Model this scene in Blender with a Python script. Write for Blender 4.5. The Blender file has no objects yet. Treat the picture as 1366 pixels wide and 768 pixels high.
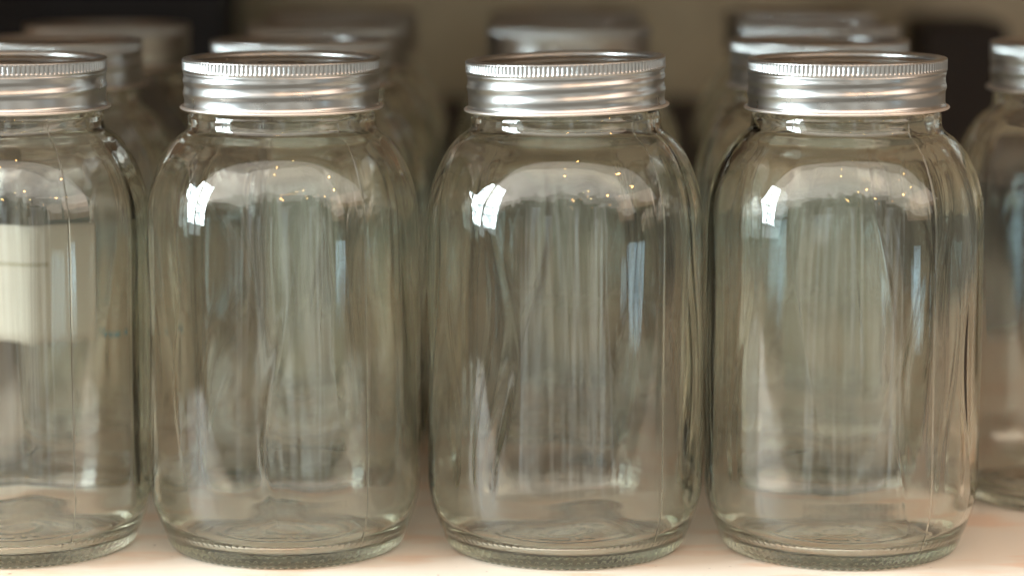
import bpy, bmesh, math, random
import numpy as np
from mathutils import Vector, Matrix

S = bpy.context.scene
COL = S.collection
R = math.radians

# ---------------------------------------------------------------- camera
F_PX, DIST, CAM_Z, PITCH = 3873.5, 1.0, 0.2377, 0.14562
cd = bpy.data.cameras.new('camera')
cam = bpy.data.objects.new('camera', cd)
COL.objects.link(cam)
cd.sensor_width = 36.0
cd.lens = F_PX / 1366 * 36.0
cd.clip_start, cd.clip_end = 0.01, 100
cam.location = (0, -DIST, CAM_Z)
YAW = math.atan((720 - 683) / F_PX)
cam.rotation_euler = (math.pi / 2 - PITCH, 0, YAW)
cd.dof.use_dof = True
cd.dof.focus_distance = 0.985
cd.dof.aperture_fstop = 4.1
S.camera = cam

# ---------------------------------------------------------------- world (even room light)
w = bpy.data.worlds.new('World')
S.world = w
w.use_nodes = True
bg = w.node_tree.nodes['Background']
bg.inputs[0].default_value = (1.0, 0.91, 0.77, 1)
bg.inputs[1].default_value = 0.22

# ---------------------------------------------------------------- lamps
def area(name, loc, target, sx, sy, radiance, color, cookie=None):
    l = bpy.data.lights.new(name, 'AREA')
    l.shape = 'RECTANGLE'
    l.size, l.size_y = sx, sy
    l.color = color
    l.energy = radiance * math.pi * sx * sy
    o = bpy.data.objects.new(name, l)
    COL.objects.link(o)
    o.location = loc
    d = Vector(target) - Vector(loc)
    o.rotation_euler = d.to_track_quat('-Z', 'Y').to_euler()
    if cookie:
        l.use_nodes = True
        cookie(l.node_tree)
    return o

def window_cookie(nt):
    """panes between dark glazing bars, with leaves outside in front of the sky"""
    N, L = nt.nodes, nt.links
    em = N['Emission']
    geo = N.new('ShaderNodeNewGeometry')
    sep = N.new('ShaderNodeSeparateXYZ')
    L.new(geo.outputs['Parametric'], sep.inputs[0])
    def bars(sock, n, wdt):
        m = N.new('ShaderNodeMath'); m.operation = 'MULTIPLY'; m.inputs[1].default_value = n
        L.new(sock, m.inputs[0])
        f = N.new('ShaderNodeMath'); f.operation = 'FRACT'; L.new(m.outputs[0], f.inputs[0])
        g = N.new('ShaderNodeMath'); g.operation = 'GREATER_THAN'; g.inputs[1].default_value = wdt
        L.new(f.outputs[0], g.inputs[0])
        return g.outputs[0]
    a, b = bars(sep.outputs[0], 3, .12), bars(sep.outputs[1], 5, .09)
    mu = N.new('ShaderNodeMath'); mu.operation = 'MULTIPLY'; L.new(a, mu.inputs[0]); L.new(b, mu.inputs[1])
    no = N.new('ShaderNodeTexNoise'); no.inputs['Scale'].default_value = 9; no.inputs['Detail'].default_value = 3
    L.new(geo.outputs['Parametric'], no.inputs['Vector'])
    mr = N.new('ShaderNodeMapRange')
    mr.inputs['From Min'].default_value = .42; mr.inputs['From Max'].default_value = .6
    mr.inputs['To Min'].default_value = .25; mr.inputs['To Max'].default_value = 1.25
    L.new(no.outputs[0], mr.inputs['Value'])
    m2 = N.new('ShaderNodeMath'); m2.operation = 'MULTIPLY'
    L.new(mu.outputs[0], m2.inputs[0]); L.new(mr.outputs[0], m2.inputs[1])
    L.new(m2.outputs[0], em.inputs['Strength'])

def ceiling_cookie(nt):
    """uneven old ceiling: blotches, and a ragged far side where hangings cut into it"""
    N, L = nt.nodes, nt.links
    em = N['Emission']
    geo = N.new('ShaderNodeNewGeometry')
    sep = N.new('ShaderNodeSeparateXYZ'); L.new(geo.outputs['Position'], sep.inputs[0])
    n1 = N.new('ShaderNodeTexNoise'); n1.inputs['Scale'].default_value = 1.3; n1.inputs['Detail'].default_value = 6
    L.new(geo.outputs['Position'], n1.inputs['Vector'])
    ad = N.new('ShaderNodeMath'); ad.operation = 'MULTIPLY_ADD'; ad.inputs[1].default_value = 3.0
    L.new(n1.outputs[0], ad.inputs[0]); L.new(sep.outputs[1], ad.inputs[2])
    mr = N.new('ShaderNodeMapRange')
    mr.inputs['From Min'].default_value = -2.75; mr.inputs['From Max'].default_value = -2.55
    mr.inputs['To Min'].default_value = .12; mr.inputs['To Max'].default_value = 1.0
    L.new(ad.outputs[0], mr.inputs['Value'])
    n2 = N.new('ShaderNodeTexNoise'); n2.inputs['Scale'].default_value = .7; n2.inputs['Detail'].default_value = 2
    L.new(geo.outputs['Position'], n2.inputs['Vector'])
    m2 = N.new('ShaderNodeMapRange'); m2.inputs['To Min'].default_value = .55; m2.inputs['To Max'].default_value = 1.4
    L.new(n2.outputs[0], m2.inputs['Value'])
    mu = N.new('ShaderNodeMath'); mu.operation = 'MULTIPLY'
    L.new(mr.outputs[0], mu.inputs[0]); L.new(m2.outputs[0], mu.inputs[1])
    m3 = N.new('ShaderNodeMapRange')        # paler towards the window side
    m3.inputs['From Min'].default_value = -6; m3.inputs['From Max'].default_value = -.5
    m3.inputs['To Min'].default_value = 2.0; m3.inputs['To Max'].default_value = .95
    L.new(sep.outputs[0], m3.inputs['Value'])
    mv = N.new('ShaderNodeMath'); mv.operation = 'MULTIPLY'
    L.new(mu.outputs[0], mv.inputs[0]); L.new(m3.outputs[0], mv.inputs[1])
    L.new(mv.outputs[0], em.inputs['Strength'])

def room_cookie(nt):
    """the far side of the room: upright dark and light strips, some of them cool"""
    N, L = nt.nodes, nt.links
    em = N['Emission']
    geo = N.new('ShaderNodeNewGeometry')
    mp = N.new('ShaderNodeMapping'); mp.inputs['Scale'].default_value = (1.1, 1, .16)
    L.new(geo.outputs['Position'], mp.inputs[0])
    n1 = N.new('ShaderNodeTexNoise'); n1.inputs['Scale'].default_value = 1.5; n1.inputs['Detail'].default_value = 4
    L.new(mp.outputs[0], n1.inputs['Vector'])
    mr = N.new('ShaderNodeMapRange')
    mr.inputs['From Min'].default_value = .44; mr.inputs['From Max'].default_value = .66
    mr.inputs['To Min'].default_value = .05; mr.inputs['To Max'].default_value = 2.4
    L.new(n1.outputs[0], mr.inputs['Value'])
    L.new(mr.outputs[0], em.inputs['Strength'])
    cr = N.new('ShaderNodeValToRGB')
    cr.color_ramp.elements[0].position = .50; cr.color_ramp.elements[0].color = (.98, .90, .75, 1)
    cr.color_ramp.elements[1].position = .64; cr.color_ramp.elements[1].color = (.82, .95, 1, 1)
    L.new(n1.outputs[0], cr.inputs[0]); L.new(cr.outputs[0], em.inputs['Color'])

area('room_light', (0, -5.2, 0), (0, 0, 0), 9.0, 3.4, .80, (1, 1, 1), room_cookie)
# a pale ceiling in front of the shelf, a daylight window far left, a dimmer one right, one warm lamp
area('ceiling_light', (0, -3.1, 2.45), (0, -3.1, 0), 18.0, 3.6, 2.8, (1.0, .93, .86), ceiling_cookie)
area('window_light', (-2.4, -.50, .74), (0, -.1, .3), 1.5, 1.35, 70.0, (.78, .94, 1.0), window_cookie)
area('side_window_light', (2.0, -1.35, -.22), (0, 0, .1), .34, .13, 8.0, (.56, .85, 1.0), window_cookie)
area('warm_lamp', (1.9, -.95, .75), (0, 0, .15), 1.0, .5, 1.8, (1.0, .66, .45))

def bulb(loc, r, radiance):
    l = bpy.data.lights.new('fairy_light', 'POINT')
    l.color = (1.0, .47, .13)
    l.shadow_soft_size = r
    l.energy = radiance * math.pi * 4 * math.pi * r * r
    o = bpy.data.objects.new('fairy_light', l)
    COL.objects.link(o)
    o.location = loc
for loc in [(-.12, -1.35, 1.75), (-.16, -1.5, 1.55), (.62, -1.6, 1.15), (.5, -2.0, 1.3), (.10, -2.2, 1.05),
            (.25, -1.0, 2.0), (.02, -1.9, .98), (.78, -1.7, .95),
            (.04, -.72, 2.1), (.36, -.7, 1.9), (-.10, -.8, 2.0), (1.25, -.85, 1.25), (1.45, -.95, 1.0), (1.1, -1.1, .8),
            ]:
    bulb(loc, .020, 150)

# ---------------------------------------------------------------- exposure / render
S.view_settings.view_transform = 'Standard'
S.view_settings.look = 'None'
S.view_settings.exposure = 0.06
S.view_settings.gamma = 1
S.view_settings.use_curve_mapping = False
S.render.engine = 'CYCLES'
c = S.cycles
c.max_bounces = 28
c.diffuse_bounces = 4
c.glossy_bounces = 10
c.transmission_bounces = 28
c.transparent_max_bounces = 8
c.caustics_reflective = True
c.caustics_refractive = True
c.blur_glossy = 0.3
c.sample_clamp_indirect = 4.0
c.use_denoising = True
try:
    c.denoiser = 'OPENIMAGEDENOISE'
except Exception:
    pass

# ---------------------------------------------------------------- materials
def mat(name):
    m = bpy.data.materials.new(name)
    m.use_nodes = True
    nt = m.node_tree
    return m, nt.nodes, nt.links, nt.nodes['Principled BSDF']

def glass_mat():
    m = bpy.data.materials.new('clear_glass')
    m.use_nodes = True
    N, L = m.node_tree.nodes, m.node_tree.links
    N.clear()
    out = N.new('ShaderNodeOutputMaterial')
    g = N.new('ShaderNodeBsdfGlass')
    g.inputs['Color'].default_value = (.985, .99, .975, 1)
    g.inputs['IOR'].default_value = 1.5
    g.inputs['Roughness'].default_value = 0.0
    L.new(g.outputs[0], out.inputs['Surface'])
    v = N.new('ShaderNodeVolumeAbsorption')
    v.inputs['Color'].default_value = (.67, .71, .56, 1)
    v.inputs['Density'].default_value = 9
    L.new(v.outputs[0], out.inputs['Volume'])
    return m

def metal_mat(name, col, rough, scale_rough=.08):
    m, N, L, b = mat(name)
    b.inputs['Metallic'].default_value = 1
    b.inputs['Base Color'].default_value = (*col, 1)
    no = N.new('ShaderNodeTexNoise'); no.inputs['Scale'].default_value = 90; no.inputs['Detail'].default_value = 4
    tc = N.new('ShaderNodeTexCoord'); L.new(tc.outputs['Object'], no.inputs['Vector'])
    mr = N.new('ShaderNodeMapRange')
    mr.inputs['To Min'].default_value = rough - scale_rough; mr.inputs['To Max'].default_value = rough + scale_rough
    L.new(no.outputs[0], mr.inputs['Value']); L.new(mr.outputs[0], b.inputs['Roughness'])
    bp = N.new('ShaderNodeBump'); bp.inputs['Strength'].default_value = .02; bp.inputs['Distance'].default_value = .0001
    L.new(no.outputs[0], bp.inputs['Height']); L.new(bp.outputs[0], b.inputs['Normal'])
    return m

def shelf_mat():
    m, N, L, b = mat('cream_painted_board')
    tc = N.new('ShaderNodeTexCoord')
    mp = N.new('ShaderNodeMapping'); mp.inputs['Scale'].default_value = (9, 26, 9)
    L.new(tc.outputs['Object'], mp.inputs[0])
    n1 = N.new('ShaderNodeTexNoise'); n1.inputs['Scale'].default_value = 1.6; n1.inputs['Detail'].default_value = 5
    L.new(mp.outputs[0], n1.inputs['Vector'])
    cr = N.new('ShaderNodeValToRGB')
    cr.color_ramp.elements[0].position = .50; cr.color_ramp.elements[0].color = (.77, .67, .56, 1)
    cr.color_ramp.elements[1].position = .60; cr.color_ramp.elements[1].color = (.75, .54, .40, 1)
    L.new(n1.outputs[0], cr.inputs[0])
    n2 = N.new('ShaderNodeTexNoise'); n2.inputs['Scale'].default_value = 160; n2.inputs['Detail'].default_value = 2
    L.new(tc.outputs['Object'], n2.inputs['Vector'])
    r2 = N.new('ShaderNodeValToRGB')
    r2.color_ramp.elements[0].position = .25; r2.color_ramp.elements[0].color = (.25, .2, .16, 1)
    r2.color_ramp.elements[1].position = .29; r2.color_ramp.elements[1].color = (1, 1, 1, 1)
    L.new(n2.outputs[0], r2.inputs[0])
    mx = N.new('ShaderNodeMix'); mx.data_type = 'RGBA'; mx.blend_type = 'MULTIPLY'; mx.inputs['Factor'].default_value = .8
    L.new(cr.outputs[0], mx.inputs['A']); L.new(r2.outputs[0], mx.inputs['B'])
    L.new(mx.outputs['Result'], b.inputs['Base Color'])
    b.inputs['Roughness'].default_value = .42
    bp = N.new('ShaderNodeBump'); bp.inputs['Strength'].default_value = .15; bp.inputs['Distance'].default_value = .001
    L.new(n1.outputs[0], bp.inputs['Height']); L.new(bp.outputs[0], b.inputs['Normal'])
    return m

def plain_mat(name, c1, c2, rough=.7, scale=(8, 8, 8)):
    m, N, L, b = mat(name)
    tc = N.new('ShaderNodeTexCoord')
    mp = N.new('ShaderNodeMapping'); mp.inputs['Scale'].default_value = scale
    L.new(tc.outputs['Object'], mp.inputs[0])
    n1 = N.new('ShaderNodeTexNoise'); n1.inputs['Scale'].default_value = 1; n1.inputs['Detail'].default_value = 5
    L.new(mp.outputs[0], n1.inputs['Vector'])
    cr = N.new('ShaderNodeValToRGB')
    cr.color_ramp.elements[0].position = .35; cr.color_ramp.elements[0].color = (*c1, 1)
    cr.color_ramp.elements[1].position = .65; cr.color_ramp.elements[1].color = (*c2, 1)
    L.new(n1.outputs[0], cr.inputs[0]); L.new(cr.outputs[0], b.inputs['Base Color'])
    b.inputs['Roughness'].default_value = rough
    return m

GLASS = glass_mat()
BAND = metal_mat('satin_band_metal', (.49, .485, .47), .30)
BEAD = metal_mat('pale_bead_metal', (.80, .74, .69), .42)
DISC = metal_mat('lid_disc_metal', (.52, .49, .45), .24)
SHELF = shelf_mat()
WALL = plain_mat('tan_wall_paint', (.50, .46, .345), (.82, .77, .61), .8, (13, 13, 9))
DARK = plain_mat('dark_navy_paint', (.012, .014, .022), (.022, .024, .034), .6)
SHADE_BOARD = plain_mat('low_shade_tone', (.06, .048, .04), (.12, .095, .075), .7, (30, 30, 4))  # dark tone that paints in the shade behind the jars
DARKB = plain_mat('dark_brown_card', (.02, .016, .015), (.035, .028, .026), .7)
PAPER = plain_mat('aged_paper', (.57, .51, .43), (.62, .56, .475), .9, (60, 60, 25))
def add_crease(m):
    N, L = m.node_tree.nodes, m.node_tree.links
    b = N['Principled BSDF']
    src = b.inputs['Base Color'].links[0].from_socket
    tc = N.new('ShaderNodeTexCoord'); sp = N.new('ShaderNodeSeparateXYZ'); L.new(tc.outputs['Object'], sp.inputs[0])
    sb = N.new('ShaderNodeMath'); sb.operation = 'SUBTRACT'; sb.inputs[1].default_value = .0918; L.new(sp.outputs[2], sb.inputs[0])
    ab = N.new('ShaderNodeMath'); ab.operation = 'ABSOLUTE'; L.new(sb.outputs[0], ab.inputs[0])
    lt = N.new('ShaderNodeMath'); lt.operation = 'LESS_THAN'; lt.inputs[1].default_value = .0006; L.new(ab.outputs[0], lt.inputs[0])
    lx = N.new('ShaderNodeMath'); lx.operation = 'LESS_THAN'; lx.inputs[1].default_value = .009; L.new(sp.outputs[0], lx.inputs[0])
    mu = N.new('ShaderNodeMath'); mu.operation = 'MULTIPLY'; L.new(lt.outputs[0], mu.inputs[0]); L.new(lx.outputs[0], mu.inputs[1])
    mx = N.new('ShaderNodeMix'); mx.data_type = 'RGBA'
    L.new(mu.outputs[0], mx.inputs['Factor']); L.new(src, mx.inputs['A']); mx.inputs['B'].default_value = (.36, .30, .20, 1)
    L.new(mx.outputs['Result'], b.inputs['Base Color'])
add_crease(PAPER)
TEAL = plain_mat('teal_ink', (.02, .16, .22), (.03, .22, .30), .5, (90, 90, 90))

# ---------------------------------------------------------------- mesh helpers
def link(name, me, m, parent=None):
    o = bpy.data.objects.new(name, me)
    COL.objects.link(o)
    if m and not me.materials:
        me.materials.append(m)
    o.parent = parent
    return o

def mesh_from(name, verts, faces_quads, tris=None):
    me = bpy.data.meshes.new(name)
    nq = len(faces_quads); nt = 0 if tris is None else len(tris)
    me.vertices.add(len(verts)); me.vertices.foreach_set('co', np.asarray(verts, np.float32).ravel())
    loops = np.asarray(faces_quads, np.int32).ravel()
    if nt:
        loops = np.concatenate([loops, np.asarray(tris, np.int32).ravel()])
    me.loops.add(len(loops)); me.loops.foreach_set('vertex_index', loops)
    starts = np.concatenate([np.arange(nq) * 4, nq * 4 + np.arange(nt) * 3]).astype(np.int32)
    me.polygons.add(nq + nt); me.polygons.foreach_set('loop_start', starts)
    me.update(calc_edges=True)
    me.validate()
    me.polygons.foreach_set('use_smooth', np.ones(len(me.polygons), bool))
    me.update()
    return me

def spline(pts, n):
    """Catmull-Rom through (r, z) points, resampled evenly by length."""
    P = np.array(pts, float)
    P = np.vstack([2 * P[0] - P[1], P, 2 * P[-1] - P[-2]])
    out = []
    for i in range(1, len(P) - 2):
        t = np.linspace(0, 1, 24, endpoint=False)[:, None]
        p0, p1, p2, p3 = P[i - 1], P[i], P[i + 1], P[i + 2]
        out.append(.5 * (2 * p1 + (p2 - p0) * t + (2 * p0 - 5 * p1 + 4 * p2 - p3) * t ** 2 + (3 * p1 - p0 - 3 * p2 + p3) * t ** 3))
    out.append(P[-2:-1])
    C = np.vstack(out)
    d = np.concatenate([[0], np.cumsum(np.hypot(*np.diff(C, axis=0).T))])
    s = np.linspace(0, d[-1], n)
    return np.stack([np.interp(s, d, C[:, 0]), np.interp(s, d, C[:, 1])], 1)

def lathe(name, grid, closed_profile=False, pole_start=False, pole_end=False):
    """grid: rows x cols x 3, rows along the profile, cols round the axis."""
    nr, nc = grid.shape[:2]
    V = grid.reshape(-1, 3)
    rr = np.arange(nr if closed_profile else nr - 1)
    a = rr[:, None] * nc + np.arange(nc)[None]
    b = rr[:, None] * nc + (np.arange(nc)[None] + 1) % nc
    r2 = (rr + 1) % nr
    c_ = r2[:, None] * nc + (np.arange(nc)[None] + 1) % nc
    d = r2[:, None] * nc + np.arange(nc)[None]
    Q = np.stack([a, b, c_, d], -1).reshape(-1, 4)
    T = []
    k = len(V)
    if pole_start:
        V = np.vstack([V, [[0, 0, grid[0, :, 2].mean()]]])
        j = np.arange(nc); T.append(np.stack([np.full(nc, k), (j + 1) % nc, j], -1)); k += 1
    if pole_end:
        V = np.vstack([V, [[0, 0, grid[-1, :, 2].mean()]]])
        j = np.arange(nc); o = (nr - 1) * nc
        T.append(np.stack([np.full(nc, k), o + j, o + (j + 1) % nc], -1)); k += 1
    return mesh_from(name, V, Q, np.vstack(T) if T else None)

# ---------------------------------------------------------------- jar glass
NTEETH = 92
def glass_mesh(seed, fine=True, rip=1.0):
    rng = np.random.default_rng(seed)
    nbase = NTEETH * (6 if fine else 4)
    ang = np.linspace(0, 2 * np.pi, nbase, endpoint=False)
    seam0 = rng.uniform(-.25, .25) - np.pi / 2 + .78
    seams = [seam0, seam0 + np.pi]
    extra = np.array([s + o for s in seams for o in np.linspace(-.016, .016, 13)]) % (2 * np.pi)
    ang = np.unique(np.concatenate([ang, extra]))
    # outer: centre of the underside -> heel -> wall -> shoulder -> neck -> mouth
    under = [(.0010, .0034), (.010, .0033), (.020, .0030), (.029, .0024), (.0346, .0013), (.0367, .0003), (.0385, .0000),
             (.0400, .0006), (.0411, .0020), (.0419, .0036), (.0425, .0056), (.0437, .0084), (.0451, .0122), (.0463, .0160),
             (.0473, .0215), (.0475, .028), (.0475, .05), (.0475, .08), (.0475, .107), (.0473, .1164), (.0466, .1234),
             (.0452, .1290), (.0430, .1346), (.0404, .1394), (.0371, .1434), (.0342, .1455), (.0329, .1469), (.0325, .1485),
             (.0324, .1498), (.0325, .1512), (.0320, .1524), (.0316, .1545), (.0316, .166), (.0312, .1682), (.0300, .1688)]
    O = spline(under, 190 if fine else 120)
    inner = [(.0288, .1680), (.0285, .166), (.0285, .153), (.0290, .148), (.0300, .1454), (.0336, .1416), (.0373, .1376), (.0400, .1329),
             (.0421, .1276), (.0436, .1220), (.0444, .1158), (.0447, .107), (.0447, .08), (.0446, .05), (.0445, .030),
             (.0442, .0225), (.0435, .0165), (.0417, .0110), (.0388, .0074), (.0350, .0058), (.0300, .0052), (.0262, .0050), (.0245, .0056), (.0225, .0053),
             (.015, .0057), (.0010, .0060)]
    I = spline(inner, 120 if fine else 80)
    A, Z = np.meshgrid(ang, O[:, 1]); Rr = np.repeat(O[:, :1], len(ang), 1); Zz = Z.copy()
    wall = np.clip((Zz - .012) / .02, 0, 1) * np.clip((.150 - Zz) / .02, 0, 1)
    def wave(A, Z, amp, ks, zs):
        d = np.zeros_like(A)
        for k in ks:
            ph, q, e = rng.uniform(0, 6.28, 3)
            fz = rng.uniform(*zs)
            d += amp / k ** .5 * rng.normal() * np.cos(k * A + ph + .9 * np.sin(fz * Z + q)) * (1 + .5 * np.sin(fz * 1.7 * Z + e))
        return d
    Rr += wall * (wave(A, Zz, .00020 * (.6 + .5 * rip), (2, 3, 4, 5, 7, 9, 12), (8, 42)) + wave(A, Zz, .000018 * rip, (15, 19, 24), (20, 70)))
    # mould seams
    for s in seams:
        dd = (A - s + np.pi) % (2 * np.pi) - np.pi
        Rr += .00018 * np.exp(-(dd / .0045) ** 2) * np.clip((Zz - .002) / .004, 0, 1) * np.clip((.152 - Zz) / .004, 0, 1)
    # stippled bearing ring
    tooth = np.abs(np.cos(A * NTEETH / 2)) ** .7
    Zz += .0007 * (1 - tooth) * np.exp(-((O[:, :1] - .0383) / .0014) ** 2) * (O[:, 1:] < .003)
    Rr -= .00025 * (1 - tooth) * np.exp(-((O[:, 1:] - .0013) / .0010) ** 2) * (O[:, :1] > .036)
    Rr -= .00020 * (.5 + .5 * np.cos(A * NTEETH)) * np.exp(-((O[:, 1:] - .0037) / .0007) ** 2) * (O[:, :1] > .036)
    # raised ring and worn, unreadable mould marks on the underside
    pr = O[:, :1]
    mk = np.clip(np.sin(13 * A + 3 * np.sin(5 * A)) * 3, 0, 1) * np.exp(-((pr - .0155) / .0022) ** 2)
    Zz -= (pr < .03) * (.0005 * np.exp(-((pr - .0225) / .0008) ** 2) + .00055 * mk + .0004 * np.exp(-((pr - .007) / .001) ** 2))
    GO = np.stack([Rr * np.cos(A), Rr * np.sin(A), Zz], -1)
    A2, Z2 = np.meshgrid(ang, I[:, 1]); R2 = np.repeat(I[:, :1], len(ang), 1)
    wall2 = np.clip((Z2 - .010) / .02, 0, 1) * np.clip((.155 - Z2) / .02, 0, 1)
    R2 += wall2 * (wave(A2, Z2, .00034, (2, 3, 4, 5, 6, 8, 11, 14), (6, 26)) + wave(A2, Z2, .00005, (17, 21, 27, 34), (8, 30)))
    for _ in range(16):                     # sharper upright ripples left by the moulding
        a0, wd, am = rng.uniform(0, 6.28), rng.uniform(.012, .05), rng.normal() * .00032 * rip
        zc, zl, q = rng.uniform(.03, .12), rng.uniform(.02, .06), rng.uniform(0, 6.28)
        dd = (A2 - a0 - .09 * np.sin(55 * Z2 + q) + np.pi) % (2 * np.pi) - np.pi
        R2 += wall2 * am * np.exp(-(dd / wd) ** 2) * np.exp(-((Z2 - zc) / zl) ** 2)
    Z2 = Z2 + (I[:, 1:] < .02) * .00025 * np.sin(2 * A2 + 1) * np.clip(I[:, :1] / .03, 0, 1)
    GI = np.stack([R2 * np.cos(A2), R2 * np.sin(A2), Z2], -1)
    G = np.concatenate([GO, GI], 0)
    return lathe('glass_body', G, pole_start=True, pole_end=True)

# ---------------------------------------------------------------- screw band and disc
ZB = .1541      # height of the rolled bead
HT = .1711      # top of the lid
def band_mesh():
    n = 132
    ang = np.linspace(0, 2 * np.pi, n * 8, endpoint=False)
    z_out = np.linspace(HT - .0006, ZB + .0006, 62)
    A, Z = np.meshgrid(ang, z_out)
    r = np.full_like(A, .0335)
    # helical thread, about one and a half turns
    for turn in (-1, 0, 1):
        zc = .1628 + .0044 * ((A / (2 * np.pi) + .75) % 1.0 - .5 + turn)
        win = np.clip((.1656 - zc) / .0010, 0, 1) * np.clip((zc - .1574) / .0010, 0, 1)
        r += win * .00044 * np.exp(-((Z - zc) / .00125) ** 2)
    k = np.clip((Z - .16635) / .0005, 0, 1)
    r = r * (1 - k) + .0341 * k
    sh = np.exp(-((Z - .1660) / .0007) ** 2)
    r += .00030 * sh * (1 - k)
    kn = np.clip((Z - .16700) / .0006, 0, 1) * np.clip((HT - .0006 - Z) / .0005, 0, 1)
    t = np.abs(np.sin(A * n / 2)) ** .8
    r -= kn * .00042 * (1 - t)
    fl = np.exp(-((Z - ZB) / .0010) ** 2)
    r += .0007 * fl
    rows = [np.stack([r * np.cos(A), r * np.sin(A), Z], -1)]
    cs, sn = np.cos(ang), np.sin(ang)
    def ring(rad, z):
        return np.stack([rad * cs, rad * sn, np.full_like(cs, z)], -1)[None]
    top = [ring(a, b) for a, b in ((.0300, HT - .0013), (.0302, HT - .0007), (.0307, HT - .0002), (.0315, HT), (.0331, HT - .00003), (.0337, HT - .00015), (.0340, HT - .00035))]
    bot = [ring(a, b) for a, b in ((.0338, ZB - .0002), (.0331, ZB), (.0328, ZB + .001), (.0324, .160), (.0324, .1680), (.0310, HT - .0018), (.0301, HT - .0017))]
    G = np.concatenate(top + rows + bot, 0)[::-1]
    return lathe('screw_band', G, closed_profile=True)

def bead_mesh():
    ang = np.linspace(0, 2 * np.pi, 220, endpoint=False)
    ph = np.linspace(0, 2 * np.pi, 14, endpoint=False)
    A, P = np.meshgrid(ang, ph)
    r = .03435 + .00072 * np.cos(P)
    return lathe('rolled_bead', np.stack([r * np.cos(A), r * np.sin(A), ZB + .00062 * np.sin(P)], -1), closed_profile=True)

def disc_mesh():
    ang = np.linspace(0, 2 * np.pi, 160, endpoint=False)
    prof = [(.0318, HT - .0026), (.0318, HT - .0019), (.0300, HT - .0018), (.0285, HT - .0018), (.0279, HT - .0022), (.0272, HT - .0025),
            (.0262, HT - .0024), (.0230, HT - .0022), (.016, HT - .0021), (.0085, HT - .0020), (.0078, HT - .0016), (.001, HT - .0015)]
    low = [(.001, HT - .0030), (.0318, HT - .0030)]
    G = np.array([[(a * np.cos(t), a * np.sin(t), b) for t in ang] for a, b in (low + prof)])
    return lathe('lid_disc', G, pole_start=True, pole_end=True)

BAND_ME, BEAD_ME, DISC_ME = band_mesh(), bead_mesh(), disc_mesh()
for me, m in ((BAND_ME, BAND), (BEAD_ME, BEAD), (DISC_ME, DISC)):
    me.materials.append(m)
BACK_ME = glass_mesh(77, fine=False)
BACK_ME.materials.append(GLASS)

GROUP = 'empty glass jars with metal screw lids on the shelf'
def make_jar(x, y, label, me, turn=0.0, lid_turn=0.0, tilt=0.0, tilt_dir=0.0):
    t = bpy.data.objects.new('glass_jar', None)
    t.empty_display_size = .05
    COL.objects.link(t)
    t.location = (x, y, .0002)
    t['label'] = label; t['category'] = 'jar'; t['group'] = GROUP
    g = link('glass_body', me, GLASS, t)
    g.rotation_euler = (0, 0, turn)
    b = link('screw_band', BAND_ME, None, t)
    b.rotation_mode = 'XYZ'
    q = Matrix.Rotation(tilt, 3, Vector((math.cos(tilt_dir), math.sin(tilt_dir), 0))) @ Matrix.Rotation(lid_turn, 3, 'Z')
    b.rotation_euler = q.to_euler()
    piv = Vector((0, 0, .160))
    b.location = piv - q @ piv
    link('rolled_bead', BEAD_ME, None, b)
    d = link('lid_disc', DISC_ME, None, t)
    d.rotation_euler, d.location = b.rotation_euler, b.location
    return t

# ---------------------------------------------------------------- shelf and what stands behind
def box(name, lo, hi, m, bev=.003, segs=3):
    bm = bmesh.new()
    bmesh.ops.create_cube(bm, size=1)
    for v in bm.verts:
        for i in range(3):
            v.co[i] = (lo[i] + hi[i]) / 2 + v.co[i] * (hi[i] - lo[i])
    bmesh.ops.bevel(bm, geom=list(bm.edges), offset=bev, segments=segs, affect='EDGES', profile=.5)
    me = bpy.data.meshes.new(name)
    bm.to_mesh(me); bm.free()
    return link(name, me, m)

sh = box('shelf', (-.42, -.16, -.03), (.75, .56, .0), SHELF, .004)
sh['kind'] = 'structure'
wl = box('back_wall', (-.42, .565, -.03), (.75, .60, .9), WALL, .002)
wl['kind'] = 'structure'
bb = box('low_shade_board', (-.42, .556, .0005), (.75, .563, .112), SHADE_BOARD, .002)  # added board; its dark colour stands in for shade low on the wall
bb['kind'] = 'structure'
us = box('upper_shelf', (-.42, -.10, .262), (.75, .555, .287), SHELF, .003)
us['kind'] = 'structure'
sp = box('unseen_light_blocker', (-.445, -.035, -.03), (-.4205, .56, .50), SHELF, .003)  # added out of view to keep window light off the rear jars
sp['kind'] = 'structure'

bx = box('dark_crate', (-.36, .49, .0005), (-.160, .55, .30), DARK, .004)
bx['label'] = 'dark navy crate, blurred, behind the jars at the upper left'; bx['category'] = 'crate'
bx2 = box('dark_box', (.192, .46, .0005), (.235, .54, .158), DARKB, .004)
bx2['label'] = 'low dark box, blurred, behind the gap right of the fourth front jar'; bx2['category'] = 'box'

# ---------------------------------------------------------------- jars
K = 3853.0
front = [(12, 'clear glass front row jar cut off by the left picture edge', 11, .3, 3.7, .006, 1.2),
         (377, 'clear glass front row jar between the cut off left jar and the tilted-lid jar', 22, 1.7, 4.1, .004, 0),
         (755, 'clear glass jar in the middle of the front row, its lid visibly tilted', 33, 0.2, 0.0, .030, -1.5),
         (1127, 'clear glass jar at the right end of the front row', 44, 2.4, 3.9, .008, -1.5)]
for px, lab, seed, tn, lt, ti, td in front:
    me = glass_mesh(seed, rip={11: .2, 22: .8, 33: 1.6, 44: .65}[seed]); me.materials.append(GLASS)
    t = make_jar((px - 720) / K, 0, lab, me, 0, lt, ti, td)
    wd = {11: 1.008, 22: .998, 33: 1.010, 44: 1.006}[seed]
    t.scale = (wd, wd, 1.0)

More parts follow.
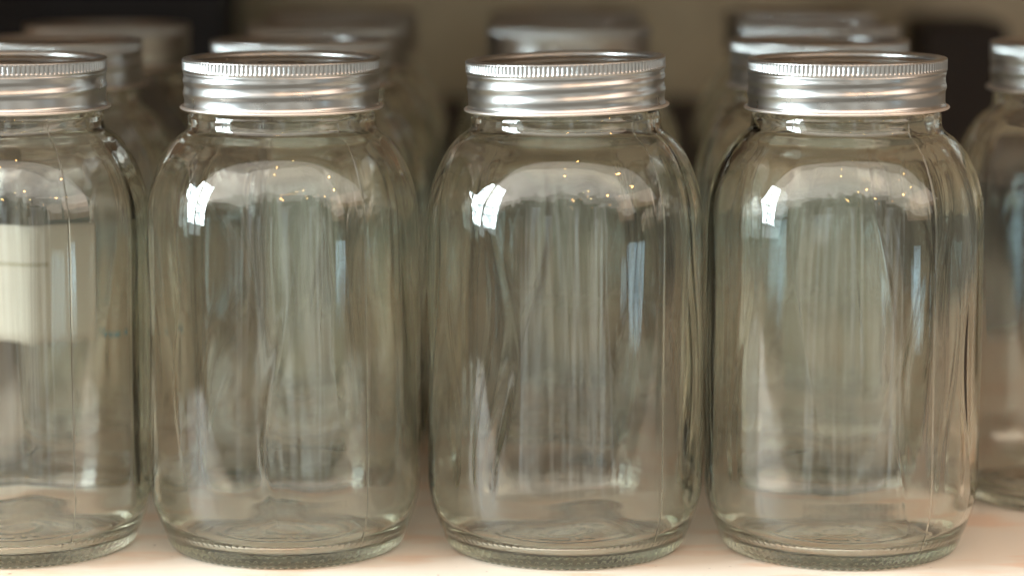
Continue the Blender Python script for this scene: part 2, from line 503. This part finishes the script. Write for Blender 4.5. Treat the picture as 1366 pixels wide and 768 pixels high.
rows = [(.1015, .908, [(73, 'out of focus jar with a blank paper label, behind the cut off left jar'),
                       (403, 'out of focus second row jar just behind the second front jar from the left'),
                       (1090, 'out of focus second row jar just behind the right end jar of the front row'),
                       (1429, 'jar cut off by the right picture edge, set back past the front row')]),
        (.204, .831, [(146, 'blurred jar in the third row, furthest left of its row'),
                      (438, 'blurred jar in the third row, behind the second front jar'),
                      (758, 'blurred jar directly behind the tilted lid of the middle jar'),
                      (1088, 'blurred jar in the third row, behind the right end jar')]),
        (.306, .766, [(458, 'heavily blurred jar in the rearmost row, left of its row'),
                      (755, 'heavily blurred jar in the rearmost row, between its two neighbours'),
                      (1064, 'heavily blurred jar in the rearmost row, right of its row')])]
k = 0
for y, ratio, items in rows:
    for px, lab in items:
        k += 1
        if px == 1429:
            px, y, ratio = 1438, .085, .922
        j = make_jar((px - 720) / (K * ratio), y, lab, BACK_ME, k * 1.37, k * 2.1, .006 * (k % 3), k * 1.9)
        if 'paper label' in lab:
            rad = .0478
            a0, a1 = -math.pi / 2 - .95, -math.pi / 2 + .49
            n = 40
            V, Q = [], []
            zz = np.linspace(.0628, .1078, 9)
            for i, t in enumerate(np.linspace(a0, a1, n)):
                for z in zz:
                    dz = .0004 * math.sin(9 * t) if z in (zz[0], zz[-1]) else 0
                    for rr in (rad, rad + .00025):
                        V.append((rr * math.cos(t), rr * math.sin(t), z + dz))
            m_ = len(zz)
            idx = lambda i, jz, s: (i * m_ + jz) * 2 + s
            for i in range(n - 1):
                for jz in range(m_ - 1):
                    Q.append((idx(i, jz, 1), idx(i + 1, jz, 1), idx(i + 1, jz + 1, 1), idx(i, jz + 1, 1)))
                    Q.append((idx(i, jz, 0), idx(i, jz + 1, 0), idx(i + 1, jz + 1, 0), idx(i + 1, jz, 0)))
                Q.append((idx(i, 0, 0), idx(i + 1, 0, 0), idx(i + 1, 0, 1), idx(i, 0, 1)))
                Q.append((idx(i, m_ - 1, 1), idx(i + 1, m_ - 1, 1), idx(i + 1, m_ - 1, 0), idx(i, m_ - 1, 0)))
            for i in (0, n - 1):
                for jz in range(m_ - 1):
                    q = (idx(i, jz, 0), idx(i, jz, 1), idx(i, jz + 1, 1), idx(i, jz + 1, 0))
                    Q.append(q if i == 0 else q[::-1])
            link('paper_label', mesh_from('paper_label', V, Q), PAPER, j)
            for t0, t1, z0, z1 in ((.565, .60, .0640, .0672), (.62, .70, .0628, .0646), (.76, .80, .0630, .0648)):
                bm = bmesh.new()
                for i in range(5):
                    t = -math.pi / 2 + t0 + (t1 - t0) * i / 4
                    e = .0004 * math.sin(3 * i)
                    for rr in (.0477, .0479):
                        for z in (z0 + e, z1 - e):
                            bm.verts.new((rr * math.cos(t), rr * math.sin(t), z))
                bmesh.ops.convex_hull(bm, input=bm.verts)
                me = bpy.data.meshes.new('ink_mark'); bm.to_mesh(me); bm.free()
                link('ink_mark', me, TEAL, j)
